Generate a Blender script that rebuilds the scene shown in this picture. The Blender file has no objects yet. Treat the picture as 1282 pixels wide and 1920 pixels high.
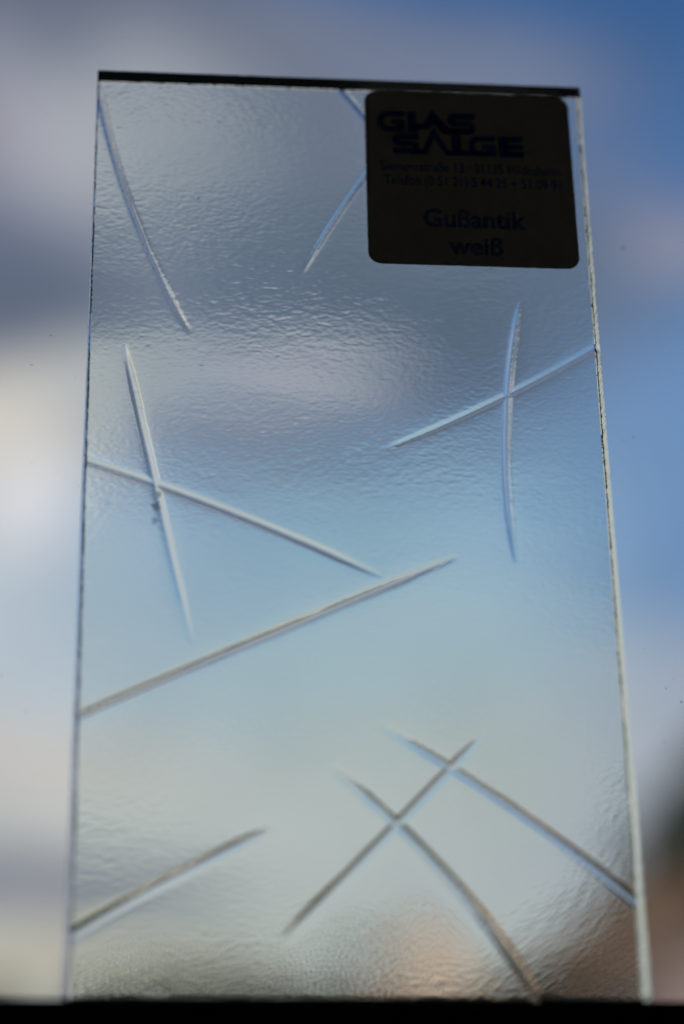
import bpy, bmesh, math, random
import numpy as np
from mathutils import Matrix, Vector

sc = bpy.context.scene
C = sc.collection
rng = np.random.default_rng(7)
random.seed(7)
PI = math.pi
MM = 0.001

# ------------------------------------------------------------------ camera
cam_d = bpy.data.cameras.new('camera')
cam = bpy.data.objects.new('camera', cam_d)
C.objects.link(cam)
cam_d.sensor_fit = 'VERTICAL'
cam_d.sensor_height = 23.5
cam_d.sensor_width = 15.7
cam_d.lens = 4200 / 1920 * 23.5
cam_d.clip_start = 0.01
cam_d.clip_end = 5000
rot = Matrix(((0.9965989381770906, -0.020208524408121004, -0.07988849707900121),
              (-0.08059048202664207, -0.4413340602413073, -0.8937166337702545),
              (-0.01719682037496145, 0.8971153007346204, -0.4414616705409688)))
cam.matrix_world = Matrix.Translation((-0.0210039, -0.2248750, -0.0555411)) @ rot.to_4x4()
cam_d.dof.use_dof = True
cam_d.dof.focus_distance = 0.263
cam_d.dof.aperture_fstop = 5.1
sc.camera = cam

# ------------------------------------------------------------------ sky
SUN_EL, SUN_AZ = math.radians(38), math.radians(205)     # azimuth from +Y, clockwise: behind the house
world = bpy.data.worlds.new('World')
sc.world = world
world.use_nodes = True
nt = world.node_tree
nt.nodes.clear()


class NB:
    """tiny node-graph helper"""
    def __init__(self, tree):
        self.t = tree

    def n(self, kind, **kw):
        nd = self.t.nodes.new(kind)
        for k, v in kw.items():
            setattr(nd, k, v)
        return nd

    def l(self, a, b):
        self.t.links.new(a, b)

    def m(self, op, a, b=None, c=None, clamp=False):
        nd = self.n('ShaderNodeMath', operation=op, use_clamp=clamp)
        for i, v in enumerate((a, b, c)):
            if v is None:
                continue
            if isinstance(v, (int, float)):
                nd.inputs[i].default_value = v
            else:
                self.l(v, nd.inputs[i])
        return nd.outputs[0]

    def mix(self, f, a, b, blend='MIX'):
        nd = self.n('ShaderNodeMix', data_type='RGBA', blend_type=blend)
        for sock, v in ((nd.inputs[0], f), (nd.inputs[6], a), (nd.inputs[7], b)):
            if isinstance(v, (int, float)):
                sock.default_value = v
            elif isinstance(v, tuple):
                sock.default_value = v
            else:
                self.l(v, sock)
        return nd.outputs[2]

    def noise(self, vec, scale, detail=4, rough=.55, w=None):
        nd = self.n('ShaderNodeTexNoise')
        nd.inputs['Scale'].default_value = scale
        nd.inputs['Detail'].default_value = detail
        nd.inputs['Roughness'].default_value = rough
        self.l(vec, nd.inputs['Vector'])
        return nd


SKY_STRENGTH = 0.15
# clouds of the day, plus out-of-view ones added for the glass: azimuth, elevation, half widths (degrees), tilt, colour, density
CLOUDS = [
    (-17.14, 20.49, 6.61, 11.27, 0, 0.6172, 0.6038, 0.552, 0.95),  # out of view on the left, added to whiten the right glass edge
    (27.28, 19.71, 5.18, 11.18, 0, 0.3916, 0.402, 0.5149, 0.85),  # out of view on the right, added to pale the left glass edge
    (14.29, 25.88, 6.18, 4.03, 0, 0.15, 0.2705, 0.4793, 0.6),
    (5.65, 12.79, 20.39, 4.24, 0, 0.5149, 0.521, 0.4793, 0.95),
    (5.46, 4.86, 45.87, 5.05, 0, 0.15, 0.1559, 0.1683, 0.97),  # grey bank below the view, added so the ridges refract grey
    (1.52, 18.9, 12.84, 3.47, 0, 0.552, 0.5647, 0.5395, 0.9),
    (11.49, 18.65, 5.9, 2.92, 0, 0.4793, 0.5029, 0.552, 0.8),
    (-9.27, 21.87, 7.8, 7.36, 0, 0.5776, 0.5906, 0.6172, 0.9),
    (14.42, 19.8, 4.19, 2.65, 0, 0.3325, 0.3813, 0.491, 0.6),
    (0.73, 23.89, 8.32, 2.71, -4, 0.4678, 0.5776, 0.6724, 0.6),
    (7.51, 25.86, 4.98, 2.59, -6, 0.305, 0.4564, 0.6445, 0.6),
    (6.78, 22.48, 4.85, 2.3, 0, 0.4452, 0.5647, 0.6172, 0.65),
    (7.53, 19.08, 4.28, 1.74, 0, 0.491, 0.5271, 0.5149, 0.75),
    (5.7, 26.19, 3.95, 1.5, -8, 0.305, 0.4793, 0.6172, 0.55),
    (3.31, 32.87, 9.03, 4.05, 6, 0.1746, 0.2086, 0.2961, 1.0),
    (7.14, 31.86, 6.06, 2.03, 2, 0.1221, 0.1683, 0.2462, 0.9),
    (-8.09, 32.37, 5.09, 4.35, 0, 0.15, 0.1714, 0.2542, 0.95),
    (-7.68, 36.23, 5.3, 2.21, 0, 0.3515, 0.3372, 0.3916, 0.7),
    (-4.46, 38.95, 5.54, 1.8, 0, 0.0545, 0.0844, 0.1384, 0.97),
    (1.65, 37.64, 9.44, 1.71, 6, 0.1946, 0.2195, 0.2961, 0.95),
    (8.37, 37.02, 3.84, 1.19, 8, 0.1878, 0.227, 0.3419, 0.8),
    (-3.23, 35.11, 3.57, 1.06, 35, 0.3916, 0.3864, 0.4564, 0.85),
    (-0.97, 35.73, 2.96, 1.72, 10, 0.4678, 0.491, 0.5395, 0.85),
    (3.98, 35.14, 4.28, 1.34, 4, 0.2159, 0.2462, 0.3325, 0.5),
    (2.99, 33.41, 5.35, 1.21, 0, 0.1559, 0.2016, 0.2789, 0.7),
    (-4.12, 31.32, 2.97, 1.61, 0, 0.1221, 0.15, 0.2159, 0.95),
    (-4.08, 28.09, 3.49, 1.55, -14, 0.6724, 0.6308, 0.5776, 0.97),
    (-1.22, 29.15, 2.32, 1.35, -10, 0.4678, 0.491, 0.5029, 0.85),
    (1.43, 28.26, 2.93, 0.95, 5, 0.2542, 0.2874, 0.3813, 0.75),
    (3.76, 29.89, 2.35, 0.79, 0, 0.5149, 0.5149, 0.5906, 0.95),
    (-3.8, 25.87, 1.34, 1.08, 0, 0.7758, 0.7758, 0.8228, 0.9),
    (14.94, 32.04, 1.7, 0.8, 0, 0.314, 0.314, 0.4125, 0.85),
    (13.33, 33.39, 1.42, 0.8, 0, 0.2086, 0.2462, 0.3916, 0.4),
    (-3.36, 20.16, 3.7, 0.8, 0, 0.6445, 0.5776, 0.5271, 0.6),
    (-3.28, 18.43, 3.37, 0.79, 0, 0.5776, 0.5906, 0.5647, 0.7),
    (-3.75, 16.7, 3.59, 0.81, 0, 0.2307, 0.2423, 0.2961, 0.95),
    (-0.54, 15.97, 3.33, 0.59, -8, 0.3515, 0.3613, 0.3813, 0.5),
    (-3.09, 14.5, 5.71, 0.77, 0, 0.5149, 0.4793, 0.3813, 0.8),
]
w = NB(nt)
tc = w.n('ShaderNodeTexCoord')
sep = w.n('ShaderNodeSeparateXYZ')
w.l(tc.outputs['Generated'], sep.inputs[0])
dx, dy, dz = sep.outputs
az0 = w.m('MULTIPLY', w.m('ARCTAN2', dx, dy), 180 / PI)
el0 = w.m('MULTIPLY', w.m('ARCSINE', dz), 180 / PI)
nz = w.noise(tc.outputs['Generated'], 7.0, 3, .5)
nsep = w.n('ShaderNodeSeparateColor')
w.l(nz.outputs['Color'], nsep.inputs[0])
az = w.m('ADD', az0, w.m('MULTIPLY', w.m('SUBTRACT', nsep.outputs[0], .5), 5.0))
el = w.m('ADD', el0, w.m('MULTIPLY', w.m('SUBTRACT', nsep.outputs[1], .5), 3.2))
sky = w.n('ShaderNodeTexSky', sky_type='NISHITA')
sky.sun_disc = False
sky.sun_elevation = SUN_EL
sky.sun_rotation = SUN_AZ
sky.altitude = 100
sky.air_density = 1.0
sky.dust_density = 1.0
sky.ozone_density = 1.0
grad = w.n('ShaderNodeMapRange', interpolation_type='SMOOTHSTEP')
grad.inputs[1].default_value = 22
grad.inputs[2].default_value = 40
w.l(el0, grad.inputs[0])
col = w.mix(1.0, sky.outputs[0], w.mix(grad.outputs[0], (.84, .92, .98, 1), (.36, .64, .92, 1)), 'MULTIPLY')   # dry, deep blue air
# broken cloud beside the view, added to brighten the glass side edges
far = w.noise(tc.outputs['Generated'], 3.2, 6, .55)
rmp = w.n('ShaderNodeMapRange', interpolation_type='SMOOTHSTEP')
rmp.inputs[1].default_value = .30
rmp.inputs[2].default_value = .52
w.l(far.outputs[0], rmp.inputs[0])
side = w.n('ShaderNodeMapRange')
side.inputs[1].default_value = -30
side.inputs[2].default_value = 30
w.l(az0, side.inputs[0])
off = w.n('ShaderNodeMapRange', interpolation_type='SMOOTHSTEP')
off.inputs[1].default_value = 11
off.inputs[2].default_value = 21
w.l(w.m('ABSOLUTE', w.m('SUBTRACT', az0, 5.0)), off.inputs[0])
col = w.mix(w.m('MULTIPLY', w.m('MULTIPLY', rmp.outputs[0], off.outputs[0]), .9), col, w.mix(side.outputs[0], (4.1, 3.95, 3.5, 1), (2.6, 2.55, 3.1, 1)))
for (ca, ce, ra, re, tilt, r, g, b, dens) in CLOUDS:
    t = math.radians(tilt)
    da = w.m('SUBTRACT', az, ca)
    de = w.m('SUBTRACT', el, ce)
    u = w.m('ADD', w.m('MULTIPLY', da, math.cos(t) / ra), w.m('MULTIPLY', de, -math.sin(t) / ra))
    v = w.m('ADD', w.m('MULTIPLY', da, math.sin(t) / re), w.m('MULTIPLY', de, math.cos(t) / re))
    q = w.m('ADD', w.m('MULTIPLY', u, u), w.m('MULTIPLY', v, v))
    q = w.m('MULTIPLY', w.m('MULTIPLY', q, q), -.45)
    f = w.m('MULTIPLY', w.m('EXPONENT', q), dens)
    col = w.mix(f, col, (r / SKY_STRENGTH, g / SKY_STRENGTH, b / SKY_STRENGTH, 1))
mott = w.noise(tc.outputs['Generated'], 9.0, 6, .65)
mr = w.n('ShaderNodeMapRange')
mr.inputs[1].default_value = .3
mr.inputs[2].default_value = .7
mr.inputs[3].default_value = .84
mr.inputs[4].default_value = 1.14
w.l(mott.outputs[0], mr.inputs[0])
vs = w.n('ShaderNodeVectorMath', operation='SCALE')
w.l(col, vs.inputs[0])
w.l(mr.outputs[0], vs.inputs['Scale'])
col = vs.outputs[0]
bg = w.n('ShaderNodeBackground')
w.l(col, bg.inputs[0])
bg.inputs[1].default_value = SKY_STRENGTH
wo = w.n('ShaderNodeOutputWorld')
w.l(bg.outputs[0], wo.inputs[0])

# ------------------------------------------------------------------ sun
sun_d = bpy.data.lights.new('sun', 'SUN')
sun_d.energy = 2.5
sun_d.angle = math.radians(.53)
sun_d.color = (1, .95, .87)
sun = bpy.data.objects.new('sun', sun_d)
C.objects.link(sun)
to_sun = Vector((math.sin(SUN_AZ) * math.cos(SUN_EL), math.cos(SUN_AZ) * math.cos(SUN_EL), math.sin(SUN_EL)))
sun.rotation_euler = to_sun.to_track_quat('Z', 'Y').to_euler()
sun.location = (0, -10, 20)

# ------------------------------------------------------------------ exposure
sc.view_settings.view_transform = 'Standard'
sc.view_settings.look = 'None'
sc.view_settings.exposure = 0
sc.view_settings.gamma = 1
sc.view_settings.use_curve_mapping = False
sc.render.engine = 'CYCLES'
sc.cycles.max_bounces = 14
sc.cycles.transmission_bounces = 12
sc.cycles.transparent_max_bounces = 16
sc.cycles.glossy_bounces = 6
sc.cycles.diffuse_bounces = 3
sc.cycles.caustics_refractive = True
sc.cycles.sample_clamp_indirect = 4


# ------------------------------------------------------------------ helpers
def tag(o, label=None, cat=None, group=None, kind=None):
    for k, v in (('label', label), ('category', cat), ('group', group), ('kind', kind)):
        if v:
            o[k] = v
    return o


def empty(name, loc, rz=0):
    o = bpy.data.objects.new(name, None)
    o.location = loc
    o.rotation_euler = (0, 0, rz)
    C.objects.link(o)
    return o


def link(name, me, mats, parent=None, loc=None, rz=0):
    o = bpy.data.objects.new(name, me)
    for m_ in (mats if isinstance(mats, (list, tuple)) else [mats]):
        me.materials.append(m_)
    C.objects.link(o)
    if parent:
        o.parent = parent
    if loc:
        o.location = loc
    o.rotation_euler = (0, 0, rz)
    return o


def box(bm, x0, x1, y0, y1, z0, z1):
    r = bmesh.ops.create_cube(bm, size=1)
    for v in r['verts']:
        v.co = Vector(((x0 + x1) / 2 + v.co.x * (x1 - x0), (y0 + y1) / 2 + v.co.y * (y1 - y0),
                       (z0 + z1) / 2 + v.co.z * (z1 - z0)))
    return r['verts']


def mesh_of(bm, bevel=0, seg=2):
    if bevel:
        bmesh.ops.bevel(bm, geom=list(bm.edges), offset=bevel, segments=seg, affect='EDGES', profile=.5)
    bmesh.ops.recalc_face_normals(bm, faces=list(bm.faces))
    me = bpy.data.meshes.new('mesh')
    bm.to_mesh(me)
    bm.free()
    return me


def boxes(name, bs, mat, parent=None, bevel=0):
    bm = bmesh.new()
    for b_ in bs:
        box(bm, *b_)
    return link(name, mesh_of(bm, bevel), mat, parent)


def prism(bm, pts, y0, y1):
    """polygon in xz, extruded along y"""
    a = [bm.verts.new((x, y0, z)) for x, z in pts]
    b = [bm.verts.new((x, y1, z)) for x, z in pts]
    bm.faces.new(a)
    bm.faces.new(b[::-1])
    n = len(pts)
    for i in range(n):
        bm.faces.new((a[i], b[i], b[(i + 1) % n], a[(i + 1) % n]))


def material(name, rgb, rough=.8, var=.0, scale=5, bump=0, spec=.3, coords='Object', rgb2=None):
    m_ = bpy.data.materials.new(name)
    m_.use_nodes = True
    t = m_.node_tree
    b = NB(t)
    p = t.nodes['Principled BSDF']
    p.inputs['Roughness'].default_value = rough
    p.inputs['Specular IOR Level'].default_value = spec
    tc_ = b.n('ShaderNodeTexCoord')
    n_ = b.noise(tc_.outputs[coords], scale, 6, .6)
    c2 = rgb2 or tuple(max(0, c * (1 - var)) for c in rgb)
    c = b.mix(n_.outputs[0], (*c2, 1), (*rgb, 1))
    b.l(c, p.inputs['Base Color'])
    if bump:
        bp = b.n('ShaderNodeBump')
        bp.inputs['Strength'].default_value = bump
        bp.inputs['Distance'].default_value = .02
        b.l(n_.outputs[0], bp.inputs['Height'])
        b.l(bp.outputs[0], p.inputs['Normal'])
    return m_


# ------------------------------------------------------------------ materials
def cast_glass():
    m_ = bpy.data.materials.new('cast_glass')
    m_.use_nodes = True
    t = m_.node_tree
    t.nodes.clear()
    b = NB(t)
    g = b.n('ShaderNodeBsdfGlass')
    g.inputs['Color'].default_value = (.962, .990, .984, 1)
    g.inputs['IOR'].default_value = 1.52
    g.inputs['Roughness'].default_value = 0.0
    o = b.n('ShaderNodeOutputMaterial')
    b.l(g.outputs[0], o.inputs[0])
    return m_


def ground_edge():
    """cut and coarsely ground rim of the sample"""
    m_ = bpy.data.materials.new('cut_glass_edge')
    m_.use_nodes = True
    t = m_.node_tree
    t.nodes.clear()
    b = NB(t)
    tc_ = b.n('ShaderNodeTexCoord')
    n1 = b.noise(tc_.outputs['Object'], 900, 5, .65)
    bp = b.n('ShaderNodeBump')
    bp.inputs['Strength'].default_value = .3
    bp.inputs['Distance'].default_value = .0001
    b.l(n1.outputs[0], bp.inputs['Height'])
    g = b.n('ShaderNodeBsdfGlass')
    g.inputs['Color'].default_value = (.96, .98, .96, 1)
    g.inputs['IOR'].default_value = 1.52
    g.inputs['Roughness'].default_value = 0.03
    b.l(bp.outputs[0], g.inputs['Normal'])
    o = b.n('ShaderNodeOutputMaterial')
    b.l(g.outputs[0], o.inputs[0])
    return m_


def pane_glass():
    m_ = bpy.data.materials.new('window_glass')
    m_.use_nodes = True
    t = m_.node_tree
    t.nodes.clear()
    b = NB(t)
    tr = b.n('ShaderNodeBsdfTransparent')
    tr.inputs[0].default_value = (.985, .992, .988, 1)
    gl = b.n('ShaderNodeBsdfGlossy')
    gl.inputs['Roughness'].default_value = .0
    fr = b.n('ShaderNodeFresnel')
    fr.inputs[0].default_value = 1.45
    mx = b.n('ShaderNodeMixShader')
    b.l(b.m('MULTIPLY', fr.outputs[0], .6), mx.inputs[0])
    b.l(tr.outputs[0], mx.inputs[1])
    b.l(gl.outputs[0], mx.inputs[2])
    o = b.n('ShaderNodeOutputMaterial')
    b.l(mx.outputs[0], o.inputs[0])
    return m_


M_glass = cast_glass()
M_edge = ground_edge()
M_pane = pane_glass()
def backlit_paper(m_, colour):
    """thin paper: lets a little of the daylight behind it through"""
    b = NB(m_.node_tree)
    p = m_.node_tree.nodes['Principled BSDF']
    o = m_.node_tree.nodes['Material Output']
    tl = b.n('ShaderNodeBsdfTranslucent')
    tl.inputs[0].default_value = (*colour, 1)
    mx = b.n('ShaderNodeAddShader')
    b.l(p.outputs[0], mx.inputs[0])
    b.l(tl.outputs[0], mx.inputs[1])
    b.l(mx.outputs[0], o.inputs[0])


M_paper = material('sticker_paper', (.74, .69, .58), .7, .25, 1500, rgb2=(.64, .59, .49))
M_ink = material('blue_ink', (.045, .075, .30), .5, .15, 300)
M_ink_bold = material('dark_blue_ink', (.05, .085, .36), .5, .1, 300)
backlit_paper(M_paper, (.200, .194, .190))
backlit_paper(M_ink, (.10, .16, .55))
backlit_paper(M_ink_bold, (.25, .31, .55))
M_dirt = material('dirt', (.08, .07, .06), .9, .4, 800)
M_frame = material('dark_window_frame', (.022, .021, .022), .55, .3, 60, .1)
M_ledge = material('added_ledge_black', (.006, .006, .006), .8, .3, 30, .1, spec=.05)
M_wall = material('added_room_wall_paint', (.62, .55, .46), .9, .15, 4, .1)
M_floor = material('added_room_floor_wood', (.24, .15, .09), .6, .4, 6)
M_ceil = material('added_room_ceiling_paint', (.70, .67, .62), .9, .1, 3)
M_grass = material('lawn', (.075, .085, .06), .95, .45, .6, .3)
M_cream = material('cream_plaster', (.80, .62, .50), .9, .12, .6, .1)
M_brownwall = material('brown_shingle_wall', (.24, .155, .11), .9, .4, 1.2, .3)
M_pinkwall = material('dusky_pink_plaster', (.42, .31, .28), .9, .2, .8, .1)
M_roofred = material('brown_clay_tiles', (.22, .14, .10), .8, .4, 2.5, .4)
M_palethatch = material('pale_sand_tiles', (.62, .50, .41), .9, .2, 2.5, .3)
M_roofgrey = material('grey_slate_tiles', (.10, .10, .11), .8, .35, 2.5, .4)
M_white = material('white_window_paint', (.75, .74, .70), .6, .1, 3)
M_darkglass = material('dark_window_glass', (.03, .035, .04), .1, .2, 2, spec=.6)
M_bark = material('bark', (.09, .065, .045), .9, .4, 6, .5)
M_leaf = material('leaf_green', (.07, .09, .05), .8, .5, .9)
M_hedge = material('leaf_grey_green', (.042, .048, .036), .85, .4, .9)
M_leaf2 = material('leaf_dark_green', (.06, .085, .055), .85, .5, .9)

# ------------------------------------------------------------------ ground
bm = bmesh.new()
n_ = 48
ZG = -3.0
ring = []
for r_ in (0.0, 6, 15, 30, 60, 120, 300, 900, 3000):
    row = []
    for i in range(n_):
        a = 2 * PI * i / n_
        z = ZG + (0 if r_ < 10 else random.uniform(-.12, .12)) + (0 if r_ < 200 else -1)
        row.append(bm.verts.new((max(r_, .001) * math.cos(a), max(r_, .001) * math.sin(a), z)))
    ring.append(row)
for a_, b_ in zip(ring, ring[1:]):
    for i in range(n_):
        bm.faces.new((a_[i], a_[(i + 1) % n_], b_[(i + 1) % n_], b_[i]))
g = link('ground', mesh_of(bm), M_grass)
tag(g, kind='structure')

# ------------------------------------------------------------------ unseen room shell, added to keep daylight off the sticker
X0, X1, Y0, Z0, Z1 = -1.9, 1.9, -3.4, -1.0, 1.55
WX, WZ = .62, 1.25
WT = .12
def struct(o):
    o['kind'] = 'structure'
    return o
struct(boxes('added_room_wall', [(X0, -WX, -.002, WT, Z0, Z1), (WX, X1, -.002, WT, Z0, Z1),
                           (-WX, WX, -.002, WT, WZ, Z1), (-WX, WX, .001, WT, Z0, -.032)], M_wall))
struct(boxes('added_room_side_walls', [(X0 - .2, X0, Y0, WT, Z0, Z1), (X1, X1 + .2, Y0, WT, Z0, Z1),
                                 (X0 - .2, X1 + .2, Y0 - .2, Y0, Z0, Z1)], M_wall))
struct(boxes('added_room_floor', [(X0 - .2, X1 + .2, Y0 - .2, WT, ZG - .2, Z0)], M_floor))
struct(boxes('added_room_ceiling', [(X0 - .2, X1 + .2, Y0 - .2, WT, Z1, Z1 + .25)], M_ceil))

# ------------------------------------------------------------------ sill, ledge and window
bm = bmesh.new()
box(bm, -WX, WX, -.0022, .0085, -.030, 0)
sill = link('window_sill', mesh_of(bm, .0008, 3), M_frame)
tag(sill, 'black window sill the glass sample stands on', 'window sill')
bm = bmesh.new()
box(bm, -WX, WX, .0135, .33, -.030, -.0025)  # unseen, added so the sample's top edge reflects something dark
ledge = link('added_dark_ledge', mesh_of(bm, .001, 2), M_ledge)
tag(ledge, 'unseen dark ledge added behind the pane to darken the glass top edge', 'ledge')

win = empty('window', (0, .011, 0))
tag(win, 'large clear window pane with dust specks in a dark frame', 'window')
def wb(name, bs, mat, bevel=0):
    o = boxes(name, bs, mat, None, bevel)
    o.parent = win
    o.matrix_parent_inverse = Matrix.Translation((0, -.011, 0))
    return o
wb('bottom_rail', [(-WX, WX, .0090, .0130, -.028, .0024)], M_frame)
wb('jamb', [(-WX, -WX + .05, -.0015, .05, .0005, WZ)], M_frame, .001)
wb('jamb', [(WX - .05, WX, -.0015, .05, .0005, WZ)], M_frame, .001)
wb('head_rail', [(-WX + .051, WX - .051, -.0015, .05, WZ - .05, WZ)], M_frame, .001)
pane = wb('pane', [(-WX + .051, WX - .051, .0092, .0128, .0025, WZ - .051)], M_pane)

# dust on the pane: small fibres and crumbs
DUST = [
    (-36.84, 78.79, 0.28),
    (-34.6, 129.54, 0.2),
    (-38.09, 131.1, 0.12),
    (-34.73, 82.91, 0.2),
    (-33.1, 97.65, 0.12),
    (-31.66, 77.11, 0.12),
    (-41.25, 107.31, 0.14),
    (-30.73, 62.75, 0.1),
    (-36.27, 65.55, 0.12),
    (-38.46, 38.87, 0.2),
    (-33.12, 36.47, 0.12),
    (-35.51, 34.67, 0.25),
    (-36.2, 30.78, 0.15),
    (-31.54, 15.53, 0.14),
    (-33.28, 16.58, 0.12),
    (-36.81, 13.33, 0.2),
    (-34.77, 15.69, 0.1),
    (-32.38, 8.45, 0.12),
    (35.97, 97.9, 0.35),
    (39.53, 98.19, 0.25),
    (34.6, 103.45, 0.16),
    (35.22, 70.93, 0.25),
    (33.95, 70.39, 0.2),
    (33.6, 68.21, 0.1),
    (36.29, 60.45, 0.12),
    (37.42, 59.43, 0.12),
    (33.26, 57.59, 0.1),
    (34.44, 43.36, 0.15),
    (36.53, 38.47, 0.18),
    (37.49, 39.66, 0.18),
    (38.18, 36.86, 0.22),
    (35.81, 32.01, 0.2),
    (33.67, 39.73, 0.08),
    (-34.71, 105.49, 0.14),
    (-20.06, 132.22, 0.1),
    (-6.63, 131.29, 0.12),
    (19.65, 129.73, 0.12),
    (43.1, 125.33, 0.16),
    (-25.14, 127.41, 0.1),
    (41.91, 79.82, 0.15),
    (33.23, 48.69, 0.12),
]
def speck_mesh(pts, y, thick=.02, seed=3):
    rr = random.Random(seed)
    bm = bmesh.new()
    for (x, z, s) in pts:
        k = rr.random()
        a = rr.uniform(-.7, .5)
        if k < .55:                                    # fibre: bent chain of small boxes
            L, wd = s * rr.uniform(.8, 1.5), max(.022, s * .14)
            bend = rr.uniform(-.9, .9)
            prev = None
            for i in range(6):
                u = i / 5 - .5
                px = x + L * u * math.cos(a) - L * bend * u * u * math.sin(a)
                pz = z + L * u * math.sin(a) + L * bend * u * u * math.cos(a)
                q = wd * (1 - 1.4 * abs(u))
                cur = [bm.verts.new((px * MM, (y - dy_) * MM, (pz + dz_) * MM)) for dy_, dz_ in
                       ((0, -q / 2), (thick, -q / 2), (thick, q / 2), (0, q / 2))]
                if prev:
                    for j in range(4):
                        bm.faces.new((prev[j], prev[(j + 1) % 4], cur[(j + 1) % 4], cur[j]))
                prev = cur
        else:                                          # crumb
            nn = 7
            rad = [s * .32 * rr.uniform(.5, 1.1) for _ in range(nn)]
            f_ = [bm.verts.new(((x + 1.3 * rad[i] * math.cos(2 * PI * i / nn)) * MM, (y - thick) * MM,
                                (z + rad[i] * math.sin(2 * PI * i / nn)) * MM)) for i in range(nn)]
            c_ = bm.verts.new((x * MM, (y - thick * 2) * MM, z * MM))
            b_ = [bm.verts.new((v.co.x, y * MM, v.co.z)) for v in f_]
            for i in range(nn):
                j = (i + 1) % nn
                bm.faces.new((c_, f_[i], f_[j]))
                bm.faces.new((f_[i], b_[i], b_[j], f_[j]))
    return mesh_of(bm)
rr = random.Random(11)
more = [(rr.uniform(-45, 48), rr.uniform(0, 130), rr.uniform(.04, .12)) for _ in range(220)]
dust = link('dust', speck_mesh([(a_, b_, c_ * 1.35) for a_, b_, c_ in DUST] + more, 9.19), M_dirt, win)
dust.matrix_parent_inverse = Matrix.Translation((0, -.011, 0))
tag(dust, kind='stuff')

# ------------------------------------------------------------------ the cast glass sample
W, H, T = 60.0, 115.6, 4.0
STROKES = [
    ([(-29.92, 114.58), (-24.39, 93.98), (-18.14, 79.69)], 0.326, 0.62),
    ([(-0.72, 117.09), (3.51, 111.14), (10.44, 99.11)], 0.294, 0.56),
    ([(13.63, 117.3), (2.86, 102.74), (-5.01, 88.23)], 0.294, 0.56),
    ([(-25.89, 78.01), (-21.93, 59.93), (-17.47, 40.35)], 0.378, 0.72),
    ([(-30.14, 62.72), (-21.93, 59.93), (-9.24, 54.83), (3.79, 48.67)], 0.28, 0.7),
    ([(-29.39, 31.94), (-9.27, 41.44), (12.33, 51.49)], 0.392, 0.68),
    ([(21.24, 85.36), (19.11, 72.49), (18.99, 50.76)], 0.358, 0.68),
    ([(4.64, 65.05), (19.3, 72.64), (30.36, 79.49)], 0.255, 0.64),
    ([(2.99, 31.15), (10.85, 26.17), (30.47, 11.29)], 0.305, 0.76),
    ([(14.66, 30.69), (4.42, 19.81), (-7.69, 7.31)], 0.305, 0.76),
    ([(-2.31, 26.5), (4.59, 19.63), (14.37, 8.67), (19.35, 0.16)], 0.335, 0.84),
    ([(-8.76, 19.39), (-19.36, 13.77), (-30.19, 7.53)], 0.305, 0.76),
]
MARKS = [
    (-11.04, 50.48, 0.35),
    (8.69, 47.72, 0.35),
    (0.52, 44.05, 0.35),
    (-27.45, 55.23, 0.35),
    (23.83, 63.58, 0.3),
    (29.31, 26.63, 0.6),
    (28.79, 24.25, 0.4),
    (27.01, 23.93, 0.4),
    (-22.38, 24.88, 0.5),
    (15.57, 27.75, 0.5),
    (-0.13, 25.74, 0.3),
    (-11.28, 7.01, 0.4),
    (-12.71, 20.23, 0.3),
    (-6.78, 18.52, 0.6),
    (-17.5, 7.59, 0.3),
    (8.52, 9.95, 0.5),
    (27.97, 20.93, 0.5),
    (26.14, 19.71, 0.4),
    (-12.76, 31.68, 0.3),
    (-8.15, 29.71, 0.3),
    (28.73, 46.0, 0.35),
    (19.22, 71.06, 0.25),
]
FLECKS = [
    (-15.34, 106.6, 0.16),
    (-11.82, 113.25, 0.22),
    (-16.05, 112.59, 0.26),
    (-13.75, 114.8, 0.1),
    (-17.41, 98.76, 0.3),
    (-20.2, 112.57, 0.12),
    (-25.45, 109.3, 0.1),
    (-12.13, 104.36, 0.12),
    (-29.33, 107.94, 0.12),
    (-19.22, 107.96, 0.1),
    (-10.04, 103.49, 0.1),
    (-9.12, 104.48, 0.08),
    (-3.68, 110.76, 0.2),
    (-1.19, 112.81, 0.2),
    (1.54, 112.85, 0.2),
    (1.39, 104.81, 0.2),
    (-3.78, 113.19, 0.1),
    (-16.97, 87.68, 0.14),
    (-15.85, 90.19, 0.1),
    (-19.17, 85.97, 0.1),
    (17.9, 89.91, 0.3),
    (18.55, 89.78, 0.24),
    (17.37, 89.59, 0.2),
    (4.05, 89.37, 0.2),
    (5.28, 89.48, 0.15),
    (16.43, 74.71, 0.18),
    (19.44, 81.66, 0.18),
    (16.93, 82.91, 0.14),
    (21.91, 68.3, 0.12),
]
NX, NZ = 560, 1076
INS = .14                                              # chamfer of the cut edges
xs = np.linspace(-W / 2 + INS, W / 2 - INS, NX)
zs = np.linspace(INS, H - INS, NZ)
XX, ZZ = np.meshgrid(xs, zs)                           # [NZ, NX]
dxs, dzs = xs[1] - xs[0], zs[1] - zs[0]


def field(lx, lz, seed, tilt=0):
    """smooth random field with correlation lengths lx, lz (mm), unit rms"""
    r = np.random.default_rng(seed).standard_normal((2048, 1024))
    fz = np.fft.fftfreq(2048, dzs)[:, None]
    fx = np.fft.fftfreq(1024, dxs)[None, :]
    c, s = math.cos(tilt), math.sin(tilt)
    a, b_ = fx * c + fz * s, -fx * s + fz * c
    k = np.exp(-.5 * ((2 * PI * a * lx / 2.2) ** 2 + (2 * PI * b_ * lz / 2.2) ** 2))
    f = np.fft.ifft2(np.fft.fft2(r) * k).real
    return (f / f.std())[:NZ, :NX]


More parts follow.
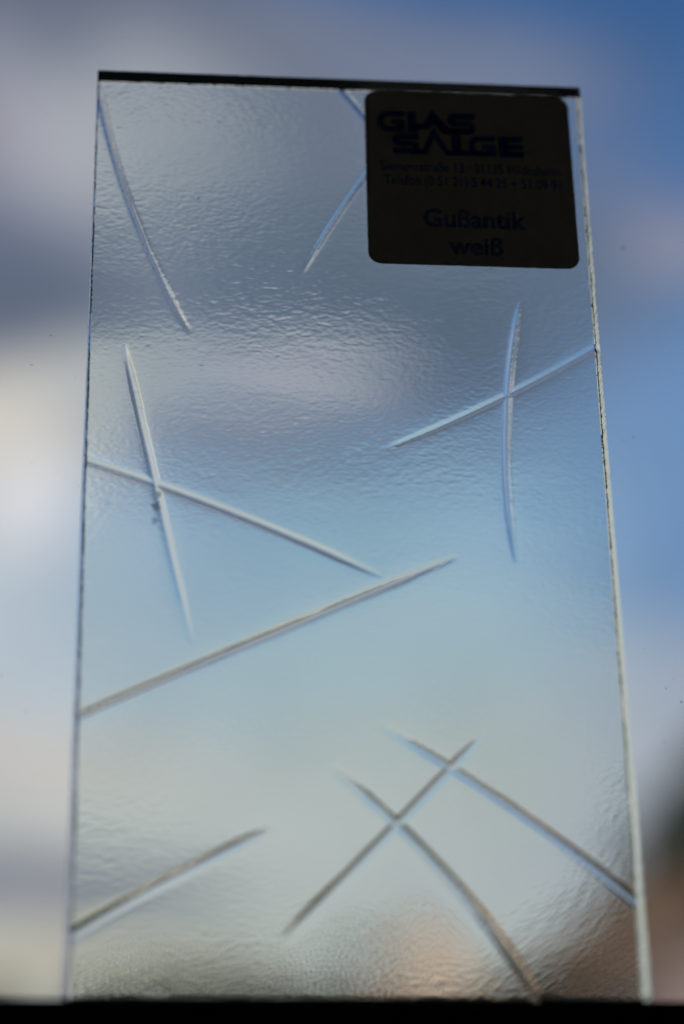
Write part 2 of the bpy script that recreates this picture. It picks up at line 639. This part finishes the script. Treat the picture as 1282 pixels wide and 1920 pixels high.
hgt = np.zeros_like(XX)
mod = np.clip(.85 + .5 * field(16, 9, 1), .35, 2.0)
mod *= 1 + 1.8 * np.exp(-(ZZ / 2.8) ** 2)
upper = .86 + .6 / (1 + np.exp(-(ZZ - 84) / 5))
mod *= upper
mod2 = upper * np.clip(.7 + .6 * field(12, 7, 2), .1, 2.0)
hgt += 0.00131 * field(.66, .30, 3, .05) * mod
hgt += 0.00131 * field(.42, .22, 4, -.05) * mod2
hgt += 0.00088 * field(.28, .20, 5)
hgt += .00070 * field(2.4, 1.1, 6, .08) * mod
hgt += .008 * field(9, 5, 8)


def curve(pts, n=90):
    P = np.array(pts, float)
    d = np.r_[0, np.cumsum(np.hypot(*np.diff(P, axis=0).T))]
    d /= d[-1]
    deg = len(P) - 1 if len(P) < 4 else 2
    t = np.linspace(0, 1, n)
    return t, np.polyval(np.polyfit(d, P[:, 0], deg), t), np.polyval(np.polyfit(d, P[:, 1], deg), t)


ridge = np.zeros_like(hgt)
for si, (pts, hh, sg) in enumerate(STROKES):
    t, cx, cz = curve(pts, 500)
    wob = np.random.default_rng(40 + si)
    wv = np.interp(t, np.linspace(0, 1, 14), wob.normal(0, 1, 14))
    wv2 = np.interp(t, np.linspace(0, 1, 30), wob.normal(0, 1, 30))
    open0 = abs(pts[0][0]) > 29 or pts[0][1] > 113 or pts[0][1] < 1
    open1 = abs(pts[-1][0]) > 29 or pts[-1][1] > 113 or pts[-1][1] < 1
    e0 = np.ones_like(t) if open0 else np.clip(t / .16, 0, 1) ** .7
    e1 = np.ones_like(t) if open1 else np.clip((1 - t) / .16, 0, 1) ** .7
    env = e0 * e1
    best = np.full(hgt.shape, 1e9)
    amp = np.zeros_like(hgt)
    sig = np.ones_like(hgt)
    low = np.zeros(hgt.shape, bool)
    lowk = 1.2 if max(p_[1] for p_ in pts) < 45 else 1.15
    for i in range(len(t)):
        x0, z0 = cx[i] + .012 * wv2[i], cz[i] + .012 * wv[i]
        R_ = 2.2
        ix0, ix1 = np.searchsorted(xs, [x0 - R_, x0 + R_])
        iz0, iz1 = np.searchsorted(zs, [z0 - R_, z0 + R_])
        if ix0 >= ix1 or iz0 >= iz1:
            continue
        sl = np.s_[iz0:iz1, ix0:ix1]
        d2 = (XX[sl] - x0) ** 2 + (ZZ[sl] - z0) ** 2
        up = d2 < best[sl]
        best[sl] = np.where(up, d2, best[sl])
        amp[sl] = np.where(up, hh * env[i] * (1 + .05 * wv[i]), amp[sl])
        low[sl] = np.where(up, ZZ[sl] < z0, low[sl])
        sig[sl] = np.where(up, .64 * sg * (.7 + .3 * env[i]) * (1 + .03 * wv2[i]), sig[sl])
    # rounded-roof section: nearly even slopes on both sides, soft crown and feet
    sg_ = sig * np.where(low, lowk, 1.0)
    sd = np.sqrt(best + (.30 * sg_) ** 2) / sg_
    prof = amp * .48 * np.logaddexp(0, 6.5 * (1.12 - sd)) / 6.5
    # broad faint swell beside each pressed line
    prof += .06 * amp * np.exp(-best / (sig * 2.4) ** 2)
    ridge = np.maximum(ridge, prof) + .18 * np.minimum(ridge, prof)
hgt += ridge
rm = np.random.default_rng(5)
marks = list(MARKS) + [(rm.uniform(-29, 29), rm.uniform(1, 80), rm.uniform(.15, .4)) for _ in range(26)]
for (x0, z0, r0) in marks:
    d2 = (XX - x0) ** 2 + (ZZ - z0) ** 2
    hgt -= .010 * r0 * np.exp(-d2 / (r0 * .8) ** 2)
for k in range(160):                                   # tiny pits, mostly wide ones
    x0, z0, r0 = rm.uniform(-29, 29), rm.uniform(1, 114), rm.uniform(.07, .16)
    sl = np.s_[max(0, int((z0 - INS) / dzs) - 8):int((z0 - INS) / dzs) + 8,
               max(0, int((x0 + W / 2) / dxs) - 12):int((x0 + W / 2) / dxs) + 12]
    hgt[sl] += .010 * np.exp(-((XX[sl] - x0) / (r0 * 2)) ** 2 - ((ZZ[sl] - z0) / r0) ** 2)

# closed mesh: textured back grid, rim rings, flat front
verts = [np.stack([XX * MM, (T + hgt) * MM, ZZ * MM], -1).reshape(-1, 3)]
bi = [j for j in range(NX)] + [r * NX + NX - 1 for r in range(1, NZ)] + \
     [(NZ - 1) * NX + j for j in range(NX - 2, -1, -1)] + [r * NX for r in range(NZ - 2, 0, -1)]
NBD = len(bi)
bxy = np.array([(xs[i % NX], zs[i // NX]) for i in bi])


def smooth_noise(n, step, seed):
    k = np.random.default_rng(seed).standard_normal(n // step + 2)
    return np.interp(np.arange(n), np.arange(len(k)) * step, k)


def ring_pts(outset, y, jit, seed):
    p = bxy.copy()
    cx = np.clip(p[:, 0] / (W / 2 - INS), -1, 1)
    cz = np.clip((p[:, 1] - H / 2) / (H / 2 - INS), -1, 1)
    nx = np.where(np.abs(cx) > .9999, np.sign(cx), 0)
    nz_ = np.where(np.abs(cz) > .9999, np.sign(cz), 0)
    j = jit * (.5 * smooth_noise(NBD, 9, seed) + .5 * smooth_noise(NBD, 2, seed + 1))
    chip = smooth_noise(NBD, 3, seed + 2)
    j = j - jit * 2.2 * np.clip(chip - 2.0, 0, 2)
    nn_ = np.hypot(nx, nz_)
    nn_[nn_ == 0] = 1
    p[:, 0] += nx / nn_ * (outset + j)
    p[:, 1] += nz_ / nn_ * (outset + j)
    yy = np.full(NBD, float(y)) + .4 * jit * smooth_noise(NBD, 3, seed + 3)
    return np.stack([p[:, 0] * MM, yy * MM, p[:, 1] * MM], -1)


rings = [ring_pts(INS * .8, T - INS * .55, .020, 10), ring_pts(INS * 1.0, T - INS * 1.6, .024, 20),
         ring_pts(INS * 1.0, INS * 1.5, .012, 30), ring_pts(INS * .8, INS * .5, .016, 40),
         ring_pts(0.0, 0.0, .010, 50)]
rings[-1][:, 1] = 0.0
base = [np.array(bi)]
cnt = NX * NZ
for r_ in rings:
    verts.append(r_)
    base.append(np.arange(cnt, cnt + NBD))
    cnt += NBD
V = np.concatenate(verts)
# the long edges were cut slightly out of square: the back is narrower towards the foot
slope = np.clip(1 - V[:, 2] / (H * MM), 0, 1) ** np.where(V[:, 0] < 0, 1.1, 1.5) * np.clip(V[:, 1] / (T * MM), 0, 1.0)
V[:, 0] += slope * MM * np.where(V[:, 0] < 0, .62, -.34) * np.clip(np.abs(V[:, 0]) / (W / 2 * MM), 0, 1) ** 6
idx = np.arange(NX * NZ).reshape(NZ, NX)
# back face looks towards +y
quads = np.stack([idx[:-1, :-1], idx[1:, :-1], idx[1:, 1:], idx[:-1, 1:]], -1).reshape(-1, 4)
qs = [quads]
for a_, b_ in zip(base, base[1:]):
    n1 = np.roll(np.arange(NBD), -1)
    qs.append(np.stack([a_, a_[n1], b_[n1], b_], -1))
Q = np.concatenate(qs)
nq = len(Q)
me = bpy.data.meshes.new('glass_sample')
me.vertices.add(len(V))
me.vertices.foreach_set('co', V.ravel())
loops = np.concatenate([Q.ravel(), base[-1]])
me.loops.add(len(loops))
me.loops.foreach_set('vertex_index', loops)
me.polygons.add(nq + 1)
me.polygons.foreach_set('loop_start', np.r_[np.arange(nq) * 4, nq * 4])
me.polygons.foreach_set('loop_total', np.r_[np.full(nq, 4), NBD])
matidx = np.r_[np.zeros(len(quads), int), np.ones(nq - len(quads), int), 0]
smooth = np.r_[np.ones(len(quads), bool), np.zeros(nq - len(quads), bool), False]
me.polygons.foreach_set('use_smooth', smooth)
me.materials.append(M_glass)
me.materials.append(M_edge)
me.polygons.foreach_set('material_index', matidx)
me.update()
me.validate()
sample = empty('glass_sample', (0, 0, 0))
tag(sample, 'upright clear cast glass sample with raised crossing lines and a dark paper sticker', 'glass sample')
body = bpy.data.objects.new('glass_plate', me)
C.objects.link(body)
body.parent = sample
sh = me.attributes.get('sharp_edge') or me.attributes.new('sharp_edge', 'BOOLEAN', 'EDGE')
bset = set(bi)
ev = np.empty(len(me.edges) * 2, int)
me.edges.foreach_get('vertices', ev)
ev = ev.reshape(-1, 2)
isb = np.zeros(len(V), bool)
isb[bi] = True
sh.data.foreach_set('value', isb[ev[:, 0]] & isb[ev[:, 1]])

dirt = link('dirt', speck_mesh(FLECKS, -.0, .015, 5), M_dirt, sample)
for v in dirt.data.vertices:                            # lies on the textured back, just outside the glass
    ix = int(np.clip(round((v.co.x / MM - xs[0]) / dxs), 0, NX - 1))
    iz = int(np.clip(round((v.co.z / MM - zs[0]) / dzs), 0, NZ - 1))
    v.co.y = -v.co.y + (T + hgt[iz, ix] + .03) * MM
tag(dirt, kind='stuff')

# greasy smudges on the back of the sample
M_smudge = bpy.data.materials.new('grey_smudge')
M_smudge.use_nodes = True
b_ = NB(M_smudge.node_tree)
tcs = b_.n('ShaderNodeTexCoord')
nsm = b_.noise(tcs.outputs['Object'], 1500, 4, .7)
trs = b_.n('ShaderNodeBsdfTransparent')
mxs = b_.n('ShaderNodeMixShader')
b_.l(b_.m('MULTIPLY_ADD', nsm.outputs[0], .9, -.20, clamp=True), mxs.inputs[0])
b_.l(trs.outputs[0], mxs.inputs[1])
b_.l(M_smudge.node_tree.nodes['Principled BSDF'].outputs[0], mxs.inputs[2])
M_smudge.node_tree.nodes['Principled BSDF'].inputs['Base Color'].default_value = (.20, .18, .16, 1)
M_smudge.node_tree.nodes['Principled BSDF'].inputs['Roughness'].default_value = .9
b_.l(mxs.outputs[0], M_smudge.node_tree.nodes['Material Output'].inputs[0])
for (pts_, sd_) in (([(-21.43, 58.59, 0.5), (-21.7, 57.03, 0.75), (-21.84, 55.22, 0.55)], 1),):
    bm = bmesh.new()
    rq = random.Random(sd_)
    for (x0, z0, r0) in pts_:
        ix = int(np.clip(round((x0 - xs[0]) / dxs), 0, NX - 1))
        iz = int(np.clip(round((z0 - zs[0]) / dzs), 0, NZ - 1))
        y0 = T + hgt[max(0, iz - 4):iz + 5, max(0, ix - 4):ix + 5].max() + .03
        nn = 15
        rad = [r0 * rq.uniform(.6, 1.15) for _ in range(nn)]
        prism(bm, [((x0 + rad[i] * .75 * math.cos(2 * PI * i / nn)) * MM, (z0 + rad[i] * math.sin(2 * PI * i / nn)) * MM)
                   for i in range(nn)], y0 * MM, (y0 + .02) * MM)
    link('smudge', mesh_of(bm), M_smudge, sample)

# ------------------------------------------------------------------ sticker
SX0, SX1, SZ0, SZ1, SR = 2.82, 28.26, 88.6, 113.8, 1.6
SY = -.012
bm = bmesh.new()
pts = []
rs = random.Random(2)
for (cx, cz, a0) in ((SX1 - SR, SZ1 - SR, 0), (SX0 + SR, SZ1 - SR, 90), (SX0 + SR, SZ0 + SR, 180), (SX1 - SR, SZ0 + SR, 270)):
    for k in range(9):
        a = math.radians(a0 + k * 11.25)
        pts.append(((cx + SR * math.cos(a)) * MM, (cz + SR * math.sin(a)) * MM))
full = []
for i in range(len(pts)):
    a, b_ = pts[i], pts[(i + 1) % len(pts)]
    L = math.dist(a, b_)
    k = max(1, int(L / (.5 * MM)))
    for j in range(k):
        full.append((a[0] + (b_[0] - a[0]) * j / k + rs.gauss(0, .012) * MM, a[1] + (b_[1] - a[1]) * j / k + rs.gauss(0, .012) * MM))
prism(bm, full, -.11 * MM, SY * MM)
sticker = link('paper_sticker', mesh_of(bm), M_paper, sample)
tag(sticker, 'rounded paper sticker with dark blue company lettering')
TY = -.118


def poly_obj(name, polys, mat, parent):
    bm = bmesh.new()
    for p_ in polys:
        prism(bm, [(x * MM, z * MM) for x, z in p_], (TY - .004) * MM, (TY + .002) * MM)
    return link(name, mesh_of(bm), mat, parent)


# the two-line emblem, traced in units of 1/100 of its own width, then mapped on to the sticker
def ex(x):
    return 4.35 + (x - 20) / 1220 * 18.0


def ez(y, x=0):
    return 111.25 - (y - 60) / 395 * 7.0 + (x - 20) / 1220 * .55 - .25


def U(ps):
    return [(ex(x), ez(y, x)) for x, y in ps]


def arcp(cx, cy, rx, ry, a0, a1, n=10):
    return [(cx + rx * math.cos(math.radians(a0 + (a1 - a0) * i / n)), cy + ry * math.sin(math.radians(a0 + (a1 - a0) * i / n)))
            for i in range(n + 1)]


def letter_G(x0, x1, y0, y1):
    h = y1 - y0
    r = h / 2
    w_ = x1 - x0
    s = h * .26
    outer = [(x1, y0)] + arcp(x0 + r, y0 + r, r, r, 270, 90, 16) + [(x1, y1), (x1, y0 + h * .42), (x0 + w_ * .52, y0 + h * .42),
             (x0 + w_ * .52, y0 + h * .42 + s * .8), (x1 - w_ * .30, y0 + h * .42 + s * .8), (x1 - w_ * .30, y1 - s)]
    inner = arcp(x0 + r, y0 + r, r - s * 1.15, r - s, 90, 270, 12)
    return [outer + inner + [(x1, y0 + s)]]


def letter_S(x0, x1, y0, y1):
    h = y1 - y0
    s = h * .30
    r = h * .31
    return [[(x1, y0)] + arcp(x0 + r, y0 + r, r, r, 270, 90, 10) + [(x1 - r * .9, y0 + 2 * r + 0), (x1 - r * .9, y1 - s * .95), (x0 + h * .05, y1 - s * .95), (x0 + h * .05, y1)]
            + arcp(x1 - r, y1 - r, r, r, 90, -90, 10) + [(x0 + r * 1.25, y1 - 2 * r), (x0 + r * 1.25, y0 + s), (x1, y0 + s)]]


polys = []
polys += letter_G(20, 252, 74, 246)
polys += [[(274, 76), (348, 78), (348, 178), (420, 180), (400, 205), (348, 250), (274, 250)]]      # L, foot runs to the A
polys += [[(488, 55), (612, 214), (700, 222), (690, 262), (560, 262), (490, 172), (452, 226), (372, 226)]]   # A
polys += letter_S(606, 842, 90, 268)
polys += letter_S(142, 362, 262, 430)
polys += [[(300, 392), (392, 392), (488, 205), (610, 402), (650, 402), (650, 446), (590, 446), (492, 300), (432, 436), (300, 436)]]  # A
polys += [[(640, 274), (716, 276), (716, 402), (820, 404), (820, 446), (640, 446)]]                 # L
polys += letter_G(776, 1006, 280, 452)
polys += [[(1030, 282), (1232, 286), (1232, 330), (1108, 332), (1108, 350), (1232, 352), (1232, 392), (1108, 394), (1108, 412),
           (1240, 412), (1240, 458), (1030, 456)]]                                                   # E
emb = poly_obj('emblem', [U(p_) for p_ in polys], M_ink_bold, sticker)


def text(name, s, x0, x1, z, h, mat, bold=0.0, slope=0.0, y=TY):
    cu = bpy.data.curves.new(name, 'FONT')
    cu.body = s
    cu.size = 1
    cu.resolution_u = 4
    cu.offset = bold
    cu.extrude = 0
    o = bpy.data.objects.new(name, cu)
    C.objects.link(o)
    bpy.context.view_layer.update()
    dg = bpy.context.evaluated_depsgraph_get()
    m0 = bpy.data.meshes.new_from_object(o.evaluated_get(dg))
    bpy.data.objects.remove(o)
    a = np.array([v.co[:] for v in m0.vertices])
    mx_, mn_ = a[:, 0].max(), a[:, 0].min()
    k = (x1 - x0) / (mx_ - mn_)
    kz = h / .73
    for v in m0.vertices:
        x = x0 + (v.co.x - mn_) * k
        v.co = Vector((x * MM, y * MM, (z + v.co.y * kz + slope * (x - x0)) * MM))
    return link(name, m0, mat, sticker)


text('address_line', 'Siemensstraße 13 · 31135 Hildesheim', 4.6, 26.6, 102.05, 1.45, M_ink, .002, -.006)
text('telephone_line', 'Telefon (0 51 21) 5 44 25 + 51 09 91', 5.0, 26.6, 100.0, 1.45, M_ink, .002, -.006)
text('product_line', 'Gußantik', 9.6, 22.1, 94.1, 2.55, M_ink_bold, .024, -.004)
text('product_line', 'weiß', 12.55, 19.1, 90.25, 2.5, M_ink_bold, .024, -.004)


# ------------------------------------------------------------------ houses across the way
def window_part(parent, x0, x1, z0, z1, y):
    f = boxes('window', [(x0, x1, y - .06, y - .003, z0, z0 + .1), (x0, x1, y - .06, y - .003, z1 - .1, z1),
                         (x0, x0 + .09, y - .055, y - .003, z0 + .1, z1 - .1), (x1 - .09, x1, y - .055, y - .003, z0 + .1, z1 - .1),
                         ((x0 + x1) / 2 - .05, (x0 + x1) / 2 + .05, y - .055, y - .003, z0 + .1, z1 - .1)], M_white, parent)
    p_ = boxes('pane', [(x0 + .09, x1 - .09, y - .03, y - .006, z0 + .1, z1 - .1)], M_darkglass, f)
    return f


def gable_house(name, label, x, y, wd, dp, eave, apex, wallm, roofm, wins, rz=0, chimney=None, gable=None):
    """gable end faces the window; local z from the ground"""
    o = empty(name, (x, y, ZG), rz)
    tag(o, label, 'house', 'houses across the garden')
    bm = bmesh.new()
    h = wd / 2
    prism(bm, [(-h, -.3), (h, -.3), (h, eave), (0, apex), (-h, eave)], 0, dp)
    link('wall', mesh_of(bm), wallm, o)
    bm = bmesh.new()
    k = (apex - eave) / h
    ov, th = .3, .16
    for s in (-1, 1):
        prism(bm, [(0, apex + .01), (0, apex + th + .01), (s * (h + ov), eave - ov * k + th + .01), (s * (h + ov), eave - ov * k + .01)], -.14, dp + .14)
    rf = link('roof', mesh_of(bm), roofm, o)
    if chimney:
        cx, cy, ch = chimney
        boxes('chimney', [(cx - .4, cx + .4, cy - .4, cy + .4, eave, apex + ch), (cx - .5, cx + .5, cy - .5, cy + .5, apex + ch, apex + ch + .15)], M_pinkwall, rf)
    for (x0, x1, z0, z1) in wins:
        window_part(o, x0, x1, z0, z1, 0)
    return o


D = math.radians
def at(az, dist):
    return math.sin(D(az)) * dist, math.cos(D(az)) * dist
# eye is at z = -0.055; heights follow from distance
def up(el, dist):
    return math.tan(D(el)) * dist - .055 - ZG

x, y = at(7.1, 40)
gable_house('house', 'pale cream gabled house at the bottom, right of centre', x, y, 9, 11, up(15.9, 40) - 5.2, up(15.9, 40),
            M_cream, M_palethatch, [(-2.6, -1.2, 1.2, 2.8), (1.2, 2.6, 1.2, 2.8), (-2.6, -1.2, 4.4, 6.0), (1.2, 2.6, 4.4, 6.0), (-.6, .6, 7.6, 9.0)], 0)
x, y = at(13.3, 34)
gable_house('house', 'brown shingled gabled house at the bottom right behind the sample edge', x, y, 9.4, 11, up(17.1, 34) - 3.6, up(16.9, 34),
            M_brownwall, M_roofred, [(-3, -1.6, 1.2, 2.8), (1.6, 3, 1.2, 2.8), (-3, -1.6, 4.4, 6.0), (1.6, 3, 4.4, 6.0)], D(6), chimney=(3.2, 3, 1.0))
x, y = at(18.6, 31)
gable_house('house', 'dusky pink house with a grey roof at the right border', x, y, 7.4, 8, up(14.6, 31) - .6, up(16.6, 31),
            M_pinkwall, M_roofgrey, [(-2.6, -1.4, 5.4, 7.2), (-2.6, -1.4, 2, 3.6)], D(8))


# ------------------------------------------------------------------ trees
def tree(name, label, x, y, height, crown_r, n, leafm, seed, group=None, base=.35):
    r = random.Random(seed)
    o = empty(name, (x, y, ZG))
    tag(o, label, 'tree', group)
    bm = bmesh.new()
    def limb(p, q, r0, r1):
        d = (q - p)
        L = d.length
        mt = Matrix.Translation((p + q) / 2) @ d.to_track_quat('Z', 'Y').to_matrix().to_4x4()
        bmesh.ops.create_cone(bm, cap_ends=True, segments=9, radius1=r0, radius2=r1, depth=L, matrix=mt)
    top = Vector((r.uniform(-.3, .3), r.uniform(-.3, .3), height * .62))
    limb(Vector((0, 0, -.2)), top, height * .028, height * .015)
    tips = [top + Vector((0, 0, height * .18))]
    limb(top, tips[0], height * .015, height * .006)
    for k in range(9):
        a = k * 2.4 + r.random()
        st = Vector((0, 0, 0)).lerp(top, r.uniform(.5, 1))
        e = Vector((math.cos(a), math.sin(a), 0)) * crown_r * r.uniform(.45, .8) + Vector((0, 0, st.z + height * r.uniform(.08, .26)))
        limb(st, e, height * .010, height * .003)
        tips.append(e)
    link('trunk', mesh_of(bm), M_bark, o)
    bm = bmesh.new()
    cz = height * (.5 + base / 2)
    clumps = []
    for k in range(46):
        a, u = r.uniform(0, 2 * PI), r.uniform(-1, 1)
        rad = crown_r * (r.random() ** .45) * math.sqrt(1 - u * u * .9)
        clumps.append((Vector((math.cos(a) * rad, math.sin(a) * rad, cz + u * height * (1 - base) * .46)), crown_r * r.uniform(.16, .34)))
    for k in range(n):
        c, cr = r.choice(clumps)
        d = Vector((r.gauss(0, 1), r.gauss(0, 1), r.gauss(0, .8))).normalized() * cr * (r.random() ** .35)
        p = c + d
        s = r.uniform(.10, .22) * crown_r / 3.0
        nrm = Vector((r.gauss(0, 1), r.gauss(0, 1), r.gauss(0, 1) + .6)).normalized()
        u_ = nrm.orthogonal().normalized()
        v_ = nrm.cross(u_)
        vs = [bm.verts.new(p + u_ * s * a_ + v_ * s * .6 * b_) for a_, b_ in ((-1, 0), (0, -1), (1, 0), (0, 1))]
        bm.faces.new(vs)
    me_ = bpy.data.meshes.new('crown')
    bm.to_mesh(me_)
    bm.free()
    link('crown', me_, leafm, o)
    return o


x, y = at(15.2, 46)
tree('tree', 'dark green leafy tree rising behind the houses at the right border', x, y, up(19.2, 46), 4.7, 9000, M_leaf2, 21)
G = 'trees low beyond the window sill'
for i, (a, dist, el_, cr, lab) in enumerate([
        (-16, 44, 11.5, 4.6, 'round tree low beyond the sill, far left'),
        (-9, 36, 13.2, 4.4, 'broad tree low beyond the sill, outside the left border'),
        (-2.5, 29, 14.0, 3.4, 'tree low beyond the sill, at the left foot of the sample'),
        (3.5, 27, 14.1, 3.2, 'tree low beyond the sill, left of the cream gabled house'),
        (8.6, 26, 13.8, 2.6, 'tree low beyond the sill, between the cream and the brown house'),
        (13.2, 27, 13.3, 2.8, 'tree low beyond the sill, before the brown house'),
        (25, 34, 13.5, 4.2, 'tree beyond the pink house, outside the right border')]):
    x, y = at(a, dist)
    tree('tree', lab, x, y, up(el_, dist), cr, 5000, M_hedge, 60 + i, G, .1)
